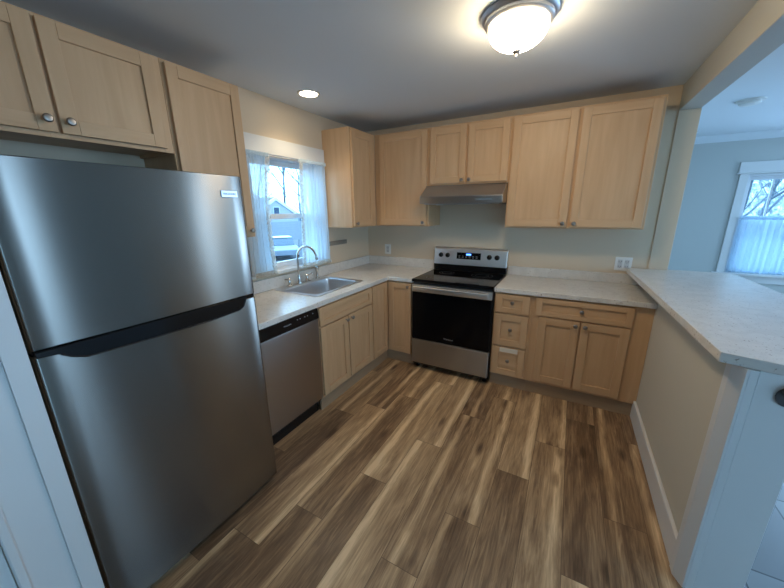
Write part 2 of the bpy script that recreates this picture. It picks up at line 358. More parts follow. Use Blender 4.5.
# casing of the entry door beside the fridge (foreground left)
dz = MB(); dz.box((.815, -3.148, 0), (.838, -3.098, 2.15)); dz.box((.815, -3.238, 0), (.830, -3.148, 2.15)); dz.box((.815, -3.262, 0), (.842, -3.238, 2.15), bev=.004)
dz.build('trim_3', TRIM, kind='structure')
dd = MB(); dd.box((.8155, -4.10, .01), (.824, -3.264, 2.08)); dd.box((.824, -4.0, 1.15), (.828, -3.40, 1.95)); dd.box((.824, -4.0, .2), (.828, -3.40, 1.0)); door = dd.build('door_1', TRIM, kind='structure')
MB().lathe([(0, 0), (.02, 0), (.012, .03), (.028, .05), (.026, .07), (0, .08)], (.824, -3.33, .98), (1, 0, 0)).build('door_handle', NICKEL, door, True)
# half wall with its trims
MB().box((2.752, -1.852, 0), (2.915, -.0135, 1.015), bev=0).build('wall_half', plain('cream_half_wall', (.60, .55, .45), .6, bump=.05, bscale=120), kind='structure')
MB().box((2.734, -1.7995, 0), (2.7518, -.586, .143), bev=.004).build('baseboard_half', TRIM, kind='structure')
pt = MB(); pt.prism([(2.7518, -1.80), (2.733, -1.80), (2.733, -1.838), (2.757, -1.8845), (2.764, -1.8845), (2.764, -1.8525), (2.7518, -1.8525)], 0, 1.015, 'z'); pt.build('trim_4', TRIM, kind='structure')
pt = MB(); pt.box((2.7645, -1.8835, 0), (2.788, -1.8525, 1.015), bev=.0015); pt.box((2.7895, -1.8805, 0), (2.925, -1.8525, 1.015), bev=.0015); pt.build('trim_5', TRIM, kind='structure')
# crown strip in the adjacent room
MB().prism([(2.499, 2.33), (2.499, CZ-.001), (2.43, CZ-.001), (2.44, 2.385), (2.48, 2.345)], 2.9, 6.5, 'x').build('trim_6', CEIL, kind='structure')
MB().box((2.901, 2.483, 0), (6.499, 2.4995, .14), bev=.003).build('baseboard_front', TRIM, kind='structure')

# ---------------------------------------------------------------- windows
def window(name, axis, a0, a1, z0, z1, plane, outd, parts):
    """double-hung window; a = position along the wall, plane = wall face, outd = +1/-1 direction outwards"""
    def bx(mb, a, b, p, q, zz0, zz1, **k):
        if axis == 'y': mb.box((plane+outd*p, a, zz0), (plane+outd*q, b, zz1), **k)
        else: mb.box((a, plane+outd*p, zz0), (b, plane+outd*q, zz1), **k)
    root = MB(); fw = .022
    bx(root, a0, a0+fw, .0, .149, z0, z1); bx(root, a1-fw, a1, .0, .149, z0, z1); bx(root, a0+fw, a1-fw, 0, .149, z1-fw, z1); bx(root, a0+fw, a1-fw, .03, .149, z0, z0+.025)
    R = root.build(name, SASH, kind='structure')
    zm = parts['meet']; b0, b1 = a0+fw+.001, a1-fw-.001
    for (lo, hi, p) in ((z0+.026, zm+.02, .05), (zm-.02, z1-fw-.001, .085)):
        sm = MB(); sw = .042
        bx(sm, b0, b0+sw, p, p+.03, lo, hi); bx(sm, b1-sw, b1, p, p+.03, lo, hi); bx(sm, b0+sw, b1-sw, p, p+.03, lo, lo+sw); bx(sm, b0+sw, b1-sw, p, p+.03, hi-sw, hi)
        if parts.get('muntin') and p > .06:
            mid = parts['muntin']; bx(sm, mid-.008, mid+.008, p+.005, p+.025, lo+sw, hi-sw)
        so = sm.build('window_sash', SASH, R)
        g = MB(); bx(g, b0+sw-.004, b1-sw+.004, p+.012, p+.016, lo+sw-.004, hi-sw+.004, bev=0); g.build('window_pane', GLASS, so)
    return R, bx
W1, bx1 = window('window_1', 'y', -1.62, -.80, 1.05, 1.99, 0, -1, dict(meet=1.51))
c = MB(); c.box((0, -1.74, 1.99), (.02, -.758, 2.113), 'y', .002); c.build('trim_7', TRIM, kind='structure')
c = MB(); c.box((0, -1.70, 1.062), (.018, -1.62, 1.9895)); c.box((0, -.80, 1.062), (.018, -.758, 1.9895)); c.build('trim_8', TRIM, kind='structure')
c = MB(); c.box((-.05, -1.6, 1.0505), (.0, -.82, 1.0615)); c.box((0.0, -1.74, 1.036), (.04, -.758, 1.0615), 'y', .004); c.build('trim_9', TRIM, kind='structure')
W2, bx2 = window('window_2', 'x', 4.03, 5.03, .70, 1.93, 2.5, 1, dict(meet=1.33, muntin=4.30))
c = MB(); c.box((3.95, 2.478, .70), (4.03, 2.4995, 1.95)); c.box((5.03, 2.478, .70), (5.11, 2.4995, 1.95)); c.box((3.93, 2.474, 1.95), (5.13, 2.4995, 2.075)); c.box((3.915, 2.46, 1.935), (5.145, 2.4995, 1.953), bev=.004); c.build('trim_10', TRIM, kind='structure')
c = MB(); c.box((3.91, 2.43, .672), (5.15, 2.4995, .699), bev=.004); c.box((3.95, 2.48, .58), (5.11, 2.4995, .672)); c.build('trim_11', TRIM, kind='structure')

# ---------------------------------------------------------------- cabinets
def knob(parent, x, y, z):
    return MB().lathe([(0, 0), (.006, 0), (.005, .012), (.009, .016), (.0155, .021), (.016, .026), (.012, .031), (0, .033)], (x, y, z), (0, -1, 0), 20).build('knob', NICKEL, parent, True)
def shaker(name, parent, x0, x1, z0, z1, y, horizontal=False, rail=.057, knobs=()):
    """recessed-panel front whose back lies at y; front at y-.02"""
    m = MB(); t = .02; rx = min(rail, (x1-x0)*.27); rz = min(rail, (z1-z0)*.27)
    m.box((x0, y-t, z0), (x0+rx, y, z1), 'z', .0022, 2); m.box((x1-rx, y-t, z0), (x1, y, z1), 'z', .0022, 2)
    m.box((x0+rx, y-t, z0), (x1-rx, y, z0+rz), 'x', .0022, 2); m.box((x0+rx, y-t, z1-rz), (x1-rx, y, z1), 'x', .0022, 2)
    m.box((x0+rx-.002, y-.0095, z0+rz-.002), (x1-rx+.002, y-.003, z1-rz+.002), 'x' if horizontal else 'z', 0)
    o = m.build(name, MAPLE, parent)
    for kx, kz in knobs: knob(o, kx, y-(t if (kx < x0+rx or kx > x1-rx or kz < z0+rz or kz > z1-rz) else .0095), kz)
    return o
def cabinet(name, label, loc, rz, w_, d_, z0, z1, stiles, rails, group, base=False):
    """carcass local: x 0..w, y -d..0, face frame at the front"""
    t = thing(name, label, 'cabinet', loc, rz, group)
    m = MB(); f = -d_
    m.box((0, f+.019, z0), (.016, -.001, z1), 'z'); m.box((w_-.016, f+.019, z0), (w_, -.001, z1), 'z')
    m.box((.016, f+.019, z0+(.0 if base else .014)), (w_-.016, -.001, z0+.032), 'x'); m.box((.016, f+.019, z1-.018), (w_-.016, -.001, z1), 'x'); m.box((.016, -.010, z0+.032), (w_-.016, -.001, z1-.018), 'z', 0)
    for a, b in stiles: m.box((a, f, z0), (b, f+.019, z1), 'z', .001)
    ss = sorted(stiles)
    for (a, b) in rails:
        for (s0, s1) in zip(ss, ss[1:]): m.box((s0[1], f, a), (s1[0], f+.019, b), 'x', .001)
    m.build('body', MAPLE, t); return t
BK = 'upper wall cabinets'
# back run uppers
UZ0, UZ1 = 1.39, 2.285
t = cabinet('wall_cabinet', 'tall single-door maple wall cabinet in the back corner, left of the range hood', (.322, -.0015, 0), 0, .606, .318, UZ0, UZ1, [(0, .068), (.58, .606)], [(UZ0, UZ0+.03), (UZ1-.03, UZ1)], BK)
shaker('door', t, .062, .585, UZ0+.012, UZ1-.02, -.3185, knobs=[(.556, UZ0+.04)])
HZ = 1.772
t = cabinet('wall_cabinet', 'short two-door maple wall cabinet right above the range hood', (.9285, -.0015, 0), 0, .727, .318, HZ, UZ1, [(0, .03), (.34, .385), (.697, .727)], [(HZ, HZ+.03), (UZ1-.03, UZ1)], BK)
shaker('door', t, .012, .350, HZ+.014, UZ1-.02, -.3185, knobs=[(.327, HZ+.038)]); shaker('door', t, .372, .716, HZ+.014, UZ1-.02, -.3185, knobs=[(.395, HZ+.038)])
t = cabinet('wall_cabinet', 'wide two-door maple wall cabinet at the right end above the counter', (1.656, -.0015, 0), 0, .99, .318, UZ0, UZ1, [(0, .04), (.47, .53), (.95, .99)], [(UZ0, UZ0+.03), (UZ1-.03, UZ1)], BK)
shaker('door', t, .016, .478, UZ0+.014, UZ1-.018, -.3185, knobs=[(.450, UZ0+.042)]); shaker('door', t, .502, .972, UZ0+.014, UZ1-.018, -.3185, knobs=[(.531, UZ0+.042)])
# left run uppers (rotated +90: local x runs along world y)
R90 = radians(90)
t = cabinet('wall_cabinet', 'maple wall cabinet on the window wall with its plain side facing the window', (.0015, -.756, 0), R90, .435, .318, UZ0, UZ1, [(0, .03), (.36, .435)], [(UZ0, UZ0+.03), (UZ1-.03, UZ1)], BK)
shaker('door', t, .012, .365, UZ0+.012, UZ1-.02, -.3185, knobs=[(.038, UZ0+.04)])
t = cabinet('wall_cabinet', 'tall narrow maple wall cabinet between the refrigerator and the window', (.0015, -2.3045, 0), R90, .434, .318, UZ0, UZ1, [(0, .03), (.404, .434)], [(UZ0, UZ0+.03), (UZ1-.03, UZ1)], BK)
shaker('door', t, .014, .420, UZ0+.014, UZ1-.014, -.3185, knobs=[(.388, UZ0+.045)])
FZ = 1.85
t = cabinet('wall_cabinet', 'wide two-door maple wall cabinet hung above the refrigerator', (.0015, -3.119, 0), R90, .813, .318, FZ, UZ1, [(0, .03), (.35, .41), (.77, .813)], [(FZ, FZ+.035), (UZ1-.03, UZ1)], BK)
shaker('door', t, .012, .372, FZ+.018, UZ1-.014, -.3185, knobs=[(.342, FZ+.062)]); shaker('door', t, .384, .778, FZ+.018, UZ1-.014, -.3185, knobs=[(.410, FZ+.062)])

# base cabinets
BZ0, BZ1 = .115, .8755; BD = .605; BG = 'base cabinets under the counters'
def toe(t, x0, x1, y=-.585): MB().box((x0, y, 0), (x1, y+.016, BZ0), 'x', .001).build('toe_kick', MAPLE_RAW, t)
t = cabinet('base_cabinet', 'narrow three-drawer maple base cabinet right of the range', (1.672, -.0015, 0), 0, .305, BD, BZ0, BZ1, [(0, .02), (.275, .305)], [(BZ0, BZ0+.02), (.385, .405), (.682, .702), (BZ1-.02, BZ1)], BG)
for (a, b) in ((.704, .862), (.405, .686), (.128, .388)):
    dr = shaker('drawer', t, .012, .280, a, b, -BD-.0005, True, .055, knobs=[(.147, (a+b)/2+.012)])
    if a == .128: MB().box((.075, -BD-.0215, .345), (.222, -BD-.0205, .385), bev=0).build('paper_label', PAPER, dr)['label'] = 'pale paper strip stuck on the bottom drawer'
toe(t, 0, .305)
t = cabinet('base_cabinet', 'wide maple base cabinet with one long drawer over two doors, beside the half wall', (1.9775, -.0015, 0), 0, .773, BD, BZ0, BZ1, [(0, .07), (.33, .38), (.655, .773)], [(BZ0, BZ0+.03), (.70, .72), (BZ1-.02, BZ1)], BG)
shaker('drawer', t, .022, .660, .716, .862, -BD-.0005, True, .045, knobs=[(.341, .789)])
shaker('door', t, .052, .338, .140, .704, -BD-.0005, knobs=[(.312, .674)]); shaker('door', t, .350, .655, .140, .704, -BD-.0005, knobs=[(.377, .674)])
toe(t, 0, .773)
# corner cabinet: one L-shaped thing with two doors
t = thing('corner_cabinet', 'L-shaped maple corner base cabinet with one door each side of the inner corner', 'cabinet', (0, 0, 0), 0, BG)
m = MB()
m.slab([.0015, .59, .899], [-.914, -.59, -.0015], [(1, 0)], BZ0, BZ1, 'z', 'z')
m.box((.5905, -.914, BZ0), (.606, -.606, BZ1), 'z', .001); m.box((.606, -.606, BZ0), (.899, -.5905, BZ1), 'z', .001)
m.build('body', MAPLE, t)
o = shaker('door', t, .632, .884, .128, .862, -.6065, knobs=[(.857, .832)])
o = shaker('door', t, -.906, -.632, .128, .862, -.6065); o.rotation_euler = (0, 0, R90)
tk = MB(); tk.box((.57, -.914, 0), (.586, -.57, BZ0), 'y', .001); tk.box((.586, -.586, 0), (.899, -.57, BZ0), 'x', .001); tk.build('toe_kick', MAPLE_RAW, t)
# sink base
t = cabinet('sink_base_cabinet', 'maple sink base cabinet with false drawer front over two doors, below the sink', (.0015, -1.648, 0), R90, .733, BD, BZ0, BZ1, [(0, .03), (.34, .39), (.703, .733)], [(BZ0, BZ0+.03), (.69, .72), (BZ1-.02, BZ1)], BG)
for ch in list(t.children):   # open-topped under the sink bowl: rebuild the carcass without the top board
    bpy.data.objects.remove(ch)
m = MB(); f = -BD
m.box((0, f+.019, BZ0), (.016, -.001, BZ1)); m.box((.717, f+.019, BZ0), (.733, -.001, BZ1)); m.box((.016, f+.019, BZ0), (.717, -.001, BZ0+.03), 'x'); m.box((.016, -.010, BZ0+.03), (.717, -.001, BZ1), bev=0)
for a, b in ((0, .03), (.34, .39), (.703, .733)): m.box((a, f, BZ0), (b, f+.019, BZ1), 'z')
for a, b in ((BZ0, BZ0+.03), (.69, .72), (BZ1-.02, BZ1)):
    m.box((.03, f, a), (.34, f+.019, b), 'x'); m.box((.39, f, a), (.703, f+.019, b), 'x')
m.build('body', MAPLE, t)
shaker('drawer', t, .010, .722, .716, .860, -BD-.0005, True, .045)
shaker('door', t, .010, .348, .140, .704, -BD-.0005, knobs=[(.318, .680)]); shaker('door', t, .362, .722, .140, .704, -BD-.0005, knobs=[(.391, .680)])
toe(t, 0, .733)

# ---------------------------------------------------------------- worktops
CT = .914; CB = .876
t = thing('worktop', 'L-shaped off-white speckled laminate worktop with the sink cut into it', 'counter', (0, 0, 0))
SX0, SX1, SY0, SY1 = .105, .505, -1.525, -.935
m = MB(); m.slab([.0015, SX0, SX1, .635, .902], [-2.272, SY0, SY1, -.635, -.0015], [(1, 1), (3, 0), (3, 1), (3, 2)], CB, CT)
m.build('worktop_slab', COUNTER, t, bevel=.004)
m = MB(); m.box((.0015, -2.272, CT+.0003), (.021, -.022, 1.012), 'y', .002); m.box((.0015, -.0215, CT+.0003), (.902, -.0015, 1.012), 'x', .002); m.build('backsplash', COUNTER, t)
t = thing('worktop', 'straight off-white laminate worktop between the range and the half wall', 'counter', (0, 0, 0))
MB().box((1.667, -.637, CB), (2.751, -.0015, CT), 'x', .004, 2).build('worktop_slab', COUNTER, t)
MB().box((1.667, -.0215, CT+.0003), (2.751, -.0015, 1.0), 'x', .002).build('backsplash', COUNTER, t)
# bar top
bt = MB(); bt.prism([(2.628, -.0135), (2.690, -1.858), (2.83, -1.895), (3.31, -1.93), (3.297, .022), (2.903, .022), (2.903, -.0135)], 1.0165, 1.055, 'z', 'x')
tag(bt.build('bar_top', COUNTER, bevel=.003), 'wide off-white speckled laminate bar top capping the half wall', 'counter')

# ---------------------------------------------------------------- sink, faucet
t = thing('kitchen_sink', 'single-bowl stainless drop-in sink below the curtained window', 'sink', (0, 0, CT))
rx0, rx1, ry0, ry1 = .030, .535, -1.552, -.908
m = MB()
def ring(x0, x1, y0, y1, z, rad, n=5):
    out = []
    for (cx_, cy_, a0) in ((x1-rad, y1-rad, 0), (x0+rad, y1-rad, 90), (x0+rad, y0+rad, 180), (x1-rad, y0+rad, 270)):
        for k in range(n+1):
            a = radians(a0+90*k/n); out.append(m.bm.verts.new((cx_+rad*cos(a), cy_+rad*sin(a), z)))
    return out
bx0, bx1, by0, by1 = .125, .492, -1.512, -.948
rings = [ring(rx0, rx1, ry0, ry1, .0006, .03), ring(rx0+.004, rx1-.004, ry0+.004, ry1-.004, .007, .028), ring(bx0-.012, bx1+.012, by0-.012, by1+.012, .006, .05), ring(bx0, bx1, by0, by1, -.004, .045),
         ring(bx0+.012, bx1-.012, by0+.012, by1-.012, -.16, .045), ring(bx0+.04, bx1-.04, by0+.04, by1-.04, -.182, .03)]
fs = []
for A, B in zip(rings, rings[1:]):
    n = len(A); fs += [m.bm.faces.new((A[i], A[(i+1) % n], B[(i+1) % n], B[i])) for i in range(n)]
fs.append(m.bm.faces.new(rings[-1])); m._uv(fs, 'y')
o = m.build('sink_bowl', SINKM, t, True); so = o.modifiers.new('thick', 'SOLIDIFY'); so.thickness = .0012; so.offset = -1
MB().lathe([(0, 0), (.03, 0), (.042, .003), (.045, .001)], (.31, -1.23, -.1815)).build('drain', NICKEL, t, True)
dk = CT+.0075
t = thing('faucet', 'brushed nickel gooseneck faucet with two lever handles on the sink deck', 'faucet', (.078, -1.275, dk))
m = MB(); m.lathe([(0, 0), (.026, 0), (.026, .006), (.02, .02), (.0145, .06), (.0125, .075)], (0, 0, 0))
pts = [(0, 0, .07), (0, 0, .20)]
for k in range(0, 15): a = pi-pi*k/14*.98; pts.append((.098+.098*cos(a), .03*k/14, .235+.100*sin(a)))
m.tube(pts, [.009]*len(pts), 14); m.lathe([(.0125, 0), (.0135, .01), (.012, .022), (0, .022)], (pts[-1][0], pts[-1][1], pts[-1][2]-.018)); m.build('spout', CHROME, t, True)
for yy, sgn in ((-.115, -1), (.10, 1)):
    m = MB(); m.lathe([(0, 0), (.023, 0), (.023, .006), (.016, .014), (.012, .045), (.016, .05), (.016, .062), (.008, .07), (0, .072)], (0, yy, 0))
    m.tube([(0, yy, .057), (.01, yy+sgn*.03, .062), (.014, yy+sgn*.06, .068)], [.006, .005, .0065], 10); m.build('handle', CHROME, t, True)
m = MB(); m.box((-.024, -.145, 0), (.024, .13, .004), 'y', .002); m.build('deck_plate', CHROME, t)
t = thing('side_sprayer', 'small nickel pull-out sprayer standing right of the faucet', 'sprayer', (.078, -1.035, dk))
MB().lathe([(0, 0), (.021, 0), (.021, .005), (.013, .016), (.0115, .03)], (0, 0, 0)).build('base', CHROME, t, True)
MB().lathe([(.0125, .031), (.011, .06), (.015, .075), (.019, .095), (.017, .115), (.008, .122), (0, .122)], (0, 0, 0)).build('spray_head', CHROME, t, True)

# ---------------------------------------------------------------- range
t = thing('electric_range', 'stainless and black glass electric range between the two counters', 'stove', (.906, 0, 0))
RW = .757
m = MB(); m.box((0, -.615, .035), (RW, -.03, .893), 'z', .003); m.build('body', DARK, t)
for x in (.04, RW-.04):
    for y in (-.58, -.08): MB().lathe([(0, 0), (.018, 0), (.018, .01), (.01, .014), (.01, .036)], (x, y, .0)).build('foot', BLACK, t)
ct = MB(); ct.box((-.001, -.655, .8935), (RW+.001, -.085, .922), 'x', .006, 3); ct = ct.build('cooktop', BGLASS, t)
m = MB()
for (x, y, rr) in ((.20, -.50, .105), (.56, -.50, .085), (.20, -.235, .075), (.56, -.235, .10)):
    for q in (rr, rr*.62):
        m = MB(); m.lathe([(q-.0015, .9222), (q+.0015, .9222), (q+.0015, .9226), (q-.0015, .9226), (q-.0015, .9222)], (x, y, 0), seg=48); m.build('burner_ring', RINGM, ct)
m = MB(); m.box((.005, -.655, .325), (RW-.005, -.6155, .800), 'x', .006, 2); od = m.build('oven_door', BGLASS, t)
MB().box((.005, -.657, .801), (RW-.005, -.6155, .872), 'x', .004, 2).build('door_band', STEEL_H, od)
m = MB(); m.box((.03, -.700, .822), (RW-.03, -.678, .864), 'z', .010, 4)
for x in (.05, RW-.05): m.box((x-.012, -.69, .83), (x+.012, -.656, .856), 'z', .003)
m.build('handle', STEEL_H, od)
text('brand_mark', 'Whirlpool', .022, GREYP, od, (RW/2, -.6555, .372), (radians(90), 0, 0))
MB().box((.003, -.655, .068), (RW-.003, -.6155, .318), 'z', .005, 2).build('drawer', STEEL_D, t)
# backguard
m = MB(); m.prism([(-.084, .9225), (-.092, .985), (-.020, .985), (-.020, .9225)], 0, RW, 'x', 'x'); m.build('vent_strip', BLACK, t)
cp = MB(); cp.prism([(-.094, .986), (-.072, 1.150), (-.060, 1.164), (-.020, 1.164), (-.020, .986)], 0, RW, 'x', 'x'); cp = cp.build('control_panel', STEEL_H, t, bevel=.004)
nrm = Vector((0, -.164, -.022)).normalized(); nrm = Vector((0, -1, .134)).normalized()
def on_panel(h): return -.094+.022*(h-.986)/.164
for x in (.075, .150, .585, .660):
    h = 1.082; kb = MB().lathe([(0, 0), (.025, 0), (.025, .004), (.020, .008), (.018, .026), (.014, .030), (0, .030)], (x, on_panel(h), h), nrm, 24).build('knob', BLACK, cp, True)
    MB().tube([Vector((x, on_panel(h), h))+nrm*.031+Vector((0, 0, -.018)), Vector((x, on_panel(h), h))+nrm*.031+Vector((0, 0, .018))], .003, 6).build('pointer', BLACK, kb)
q = MB(); rz_ = lambda h, o=0: on_panel(h)-o
q.prism([(rz_(1.050, .003), 1.050), (rz_(1.117, .003), 1.117), (rz_(1.117, -.004), 1.117), (rz_(1.050, -.004), 1.050)], .250, .500, 'x'); q = q.build('display', BGLASS, cp)
MB().box((.350, on_panel(1.099)-.0044, 1.091), (.400, on_panel(1.099)-.0034, 1.107), bev=0).build('clock_light', BLUE, q)
for i in range(6):
    for h in (1.064, 1.078):
        x = .27+i*.036; MB().box((x, on_panel(h)-.0036, h), (x+.018, on_panel(h)-.003, h+.005), bev=0).build('button_mark', GREYP, q)

# ---------------------------------------------------------------- range hood
t = thing('range_hood', 'stainless under-cabinet range hood with sloped front above the stove', 'hood', (.912, -.002, 0))
HW = .741
m = MB(); m.prism([(-.0, 1.605), (-.0, HZ-.001), (-.330, HZ-.001), (-.498, 1.668), (-.502, 1.660), (-.502, 1.605)], 0, HW, 'x', 'z'); m.build('canopy', STEEL_D, t, bevel=.002)
MB().box((.03, -.47, 1.598), (HW-.03, -.04, 1.6045), 'x').build('grease_filter', STEEL_D, t)
MB().box((.52, -.508, 1.622), (.66, -.5025, 1.640), 'x').build('control_switches', STEEL_D, t)
MB().lathe([(0, -.006), (.03, -.006), (.034, 0)], (.16, -.40, 1.5975)).build('lamp_cover', WHITEP, t, True)

# ---------------------------------------------------------------- dishwasher
t = thing('dishwasher', 'built-in dishwasher with black control strip and stainless door', 'dishwasher', (0, -2.262, 0))
DW = .610
MB().box((.03, .003, .105), (.596, DW-.003, .868), bev=.002).build('body', DARK, t)
MB().box((.5965, .004, .135), (.622, DW-.004, .786), 'z', .004, 2).build('door', STEEL_D, t)
m = MB(); m.prism([(.5965, .789), (.627, .789), (.634, .80), (.626, .868), (.5965, .868)], .004, DW-.004, 'y'); cpn = m.build('control_panel', BLACK, t, bevel=.003)
MB().box((.5, .006, 0), (.560, DW-.006, .104), bev=.002).build('toe_kick', BLACK, t)
text('brand_mark', 'FRIGIDAIRE', .0125, GREYP, cpn, (.6305, .31, .833), (radians(90-6.5), 0, R90))
m = MB()
for yy in (.40, .425, .47, .495, .55):
    m = MB(); m.lathe([(0, 0), (.004, 0), (.004, .001), (0, .001)], (.6292, yy, .845), (1, 0, .1), 10); m.build('button_mark', GREYP, cpn)

# ---------------------------------------------------------------- refrigerator
t = thing('refrigerator', 'tall stainless top-freezer refrigerator with black recessed handle strip', 'refrigerator', (0, -3.088, 0))
FW = .800
MB().box((.04, .012, .03), (.715, FW-.012, 1.685), bev=.004).build('body', DARK, t)
def fdoor(name, z0, z1):
    m = MB(); n = 14; prof = [(.722, 0.002), (.79, .002)]
    pts = []
    for i in range(n+1):
        s = i/n; y = .010+(FW-.020)*s; x = .800+.007*(1-(2*s-1)**2)
        pts.append((x, y))
    outline = [(.722, .001), (.785, .001), (.796, .004)]+pts+[(.796, FW-.004), (.785, FW-.001), (.722, FW-.001)]
    m.prism(outline, z0, z1, 'z', 'z'); return m.build(name, STEEL, t, True, bevel=.003)
fz = fdoor('freezer_door', 1.1515, 1.712); fr = fdoor('fridge_door', .040, 1.134)
MB().box((.722, .006, 1.1345), (.794, FW-.006, 1.151), 'y', .001).build('handle_gap', BLACK, t)
m = MB(); prof = [(.008, 1.150), (.008, 1.131), (.060, 1.126), (.085, 1.108), (.120, 1.094), (.550, 1.086), (.690, 1.093), (.715, 1.104), (.740, 1.150)]
m.prism(prof, .795, .8115, 'x'); hd = m.build('handle', BLACK, t, bevel=.003)
pts = [(.8105, .062, 1.125), (.8115, .085, 1.108), (.8125, .120, 1.094), (.813, .34, 1.088), (.813, .550, 1.086), (.8125, .690, 1.093), (.8115, .715, 1.104), (.810, .735, 1.142)]
MB().tube(pts, .003, 8).build('handle_lip', plain('gloss_black', (.02, .02, .022), .08), hd, True)
b = MB().box((.8035, .684, 1.617), (.8075, .764, 1.646), 'y', .0015).build('badge', plain('badge_silver', (.62, .64, .68), .3, .8), fz)
text('brand_mark', 'FRIGIDAIRE', .0125, plain('badge_ink', (.04, .05, .08), .4), b, (.8079, .724, 1.6315), (R90, 0, R90))
MB().box((.60, .02, 0), (.76, FW-.02, .0295), bev=.001).build('base_grille', BLACK, t)

# ---------------------------------------------------------------- ceiling lamps
t = thing('ceiling_lamp', 'round flush-mount ceiling lamp with lit glass bowl and nickel ring', 'lamp', (1.858, -1.535, CZ))
m = MB(); m.lathe([(0, -.0005), (.162, -.0005), (.168, -.008), (.160, -.020), (.150, -.024), (.150, -.036), (.141, -.046), (.130, -.048), (.120, -.040), (0, -.040)], seg=48); m.build('lamp_ring', PEWTER, t, True)
gp = [(.129, -.046), (.131, -.056)]
for k in range(1, 11): a = pi/2*k/10; gp.append((.131*cos(a)+.0, -.056-.088*sin(a)))
gp[-1] = (0, -.144)
MB().lathe(gp, seg=48).build('glass_bowl', LAMPG, t, True)
MB().lathe([(0, -.143), (.017, -.143), (.019, -.149), (.012, -.157), (.005, -.160), (.0065, -.168), (.003, -.176), (0, -.178)]).build('finial', PEWTER, t, True)
t = thing('recessed_light', 'small round recessed ceiling light glowing above the sink window', 'lamp', (.330, -1.262, CZ))
MB().lathe([(.068, -.0005), (.083, -.0005), (.081, -.006), (.068, -.008), (.068, -.0005)], seg=40).build('trim_ring', WHITEP, t, True)
MB().lathe([(0, -.004), (.066, -.004), (.066, -.001), (0, -.001)], seg=40).build('lens', CANG, t, True)
l = bpy.data.lights.new('bulb', 'SPOT'); l.energy = 13; l.color = (1, .80, .52); l.spot_size = radians(125); l.spot_blend = .7; l.shadow_soft_size = .06
lo = bpy.data.objects.new('bulb', l); lo.location = (0, 0, -.012); COL.objects.link(lo); lo.parent = t
t = thing('smoke_detector', 'flat round white smoke detector on the ceiling of the adjoining room', 'detector', (3.37, .76, CZ))
MB().lathe([(0, -.0005), (.085, -.0005), (.085, -.012), (.070, -.014), (.068, -.028), (.05, -.036), (0, -.038)], seg=36).build('housing', WHITEP, t, True)
MB().lathe([(0.088, -.0005), (.096, -.0005), (.094, -.006), (.088, -.006), (.088, -.0005)], seg=36).build('base_ring', WHITEP, t, True)

# ---------------------------------------------------------------- wall fittings
def slots(cx_, cz_, y, par):
    for dz_ in (.021, -.021):
        for dx_ in (-.008, .008): MB().box((cx_+dx_-.0015, y-.0006, cz_+dz_-.005), (cx_+dx_+.0015, y, cz_+dz_+.005), bev=0).build('slot', BLACK, par)
        MB().lathe([(0, 0), (.0028, 0), (.0028, .0006), (0, .0006)], (cx_, y, cz_+dz_-.011), (0, -1, 0), 8).build('ground_hole', BLACK, par)
t = thing('wall_outlet', 'double-width white outlet plate above the right worktop', 'outlet', (2.600, 0, 1.083))
MB().box((-.060, -.007, -.058), (.060, -.0005, .058), bev=.003, seg=2).build('cover_plate', WHITEP, t)
m = MB()
for x in (-.024, .024): m.box((x-.017, -.0088, -.036), (x+.017, -.0071, .036), bev=.0007)
rc = m.build('receptacle', plain('outlet_grey', (.55, .55, .54), .4), t)
slots(-.024, 0, -.0089, rc); slots(.024, 0, -.0089, rc)
t = thing('wall_outlet', 'single white outlet plate in the back left corner above the worktop', 'outlet', (.280, 0, 1.100))
MB().box((-.040, -.007, -.058), (.040, -.0005, .058), bev=.003, seg=2).build('cover_plate', WHITEP, t)
rc = MB().box((-.017, -.0088, -.036), (.017, -.0071, .036), bev=.0007).build('receptacle', plain('outlet_grey2', (.55, .55, .54), .4), t)
slots(0, 0, -.0089, rc)
t = thing('magnetic_knife_strip', 'short grey-brown knife strip on the wall right of the window curtain', 'rack', (0, -.605, 1.222))
MB().box((.0008, -.150, -.022), (.018, .150, .022), 'y', .004, 2).build('strip', plain('weathered_bar', (.25, .22, .185), .5, var=.15), t)
m = MB()
for y in (-.12, .12): MB().lathe([(0, 0), (.006, 0), (.005, .002), (0, .002)], (.018, y, 0), (1, 0, 0), 10).build('screw', NICKEL, t)
t = thing('bottle_opener', 'round cast metal bottle opener screwed to the white end of the half wall', 'bottle opener', (2.868, -1.8805, .950))
m = MB(); m.prism([(.030*cos(a)+0, .034*sin(a)-.012) for a in [2*pi*k/20 for k in range(20)]], -.0005, -.007, 'y'); m.build('back_plate', DARKM, t, bevel=.001)
m = MB(); m.tube([(.017*cos(2*pi*k/20), -.016, .012+.015*sin(2*pi*k/20)) for k in range(21)], .0055, 10, False); m.box((-.006, -.016, -.01), (.006, -.006, .006), bev=.001); m.build('opener_ring', DARKM, t, True)
MB().lathe([(0, 0), (.007, 0), (.006, .003), (0, .004)], (0, -.007, .012), (0, -1, 0), 12).build('screw', PEWTER, t)
for (z, ln, lab) in ((1.757, .036, 'lower small dark hook jutting from the wall end toward the far room'), (2.09, .016, 'upper tiny hook on the wall end near the ceiling beam')):
    t = thing('wall_hook', lab, 'hook', (2.9, .03, z), 0, 'hooks on the wall end')
    MB().lathe([(0, .0005), (.010, .0005), (.008, .004), (0, .004)], (0, 0, 0), (1, 0, 0), 12).build('hook_base', PEWTER, t)
    MB().tube([(.003, 0, 0), (ln*.7, 0, -.002), (ln, 0, .004)], .0028, 8).build('prong', PEWTER, t)

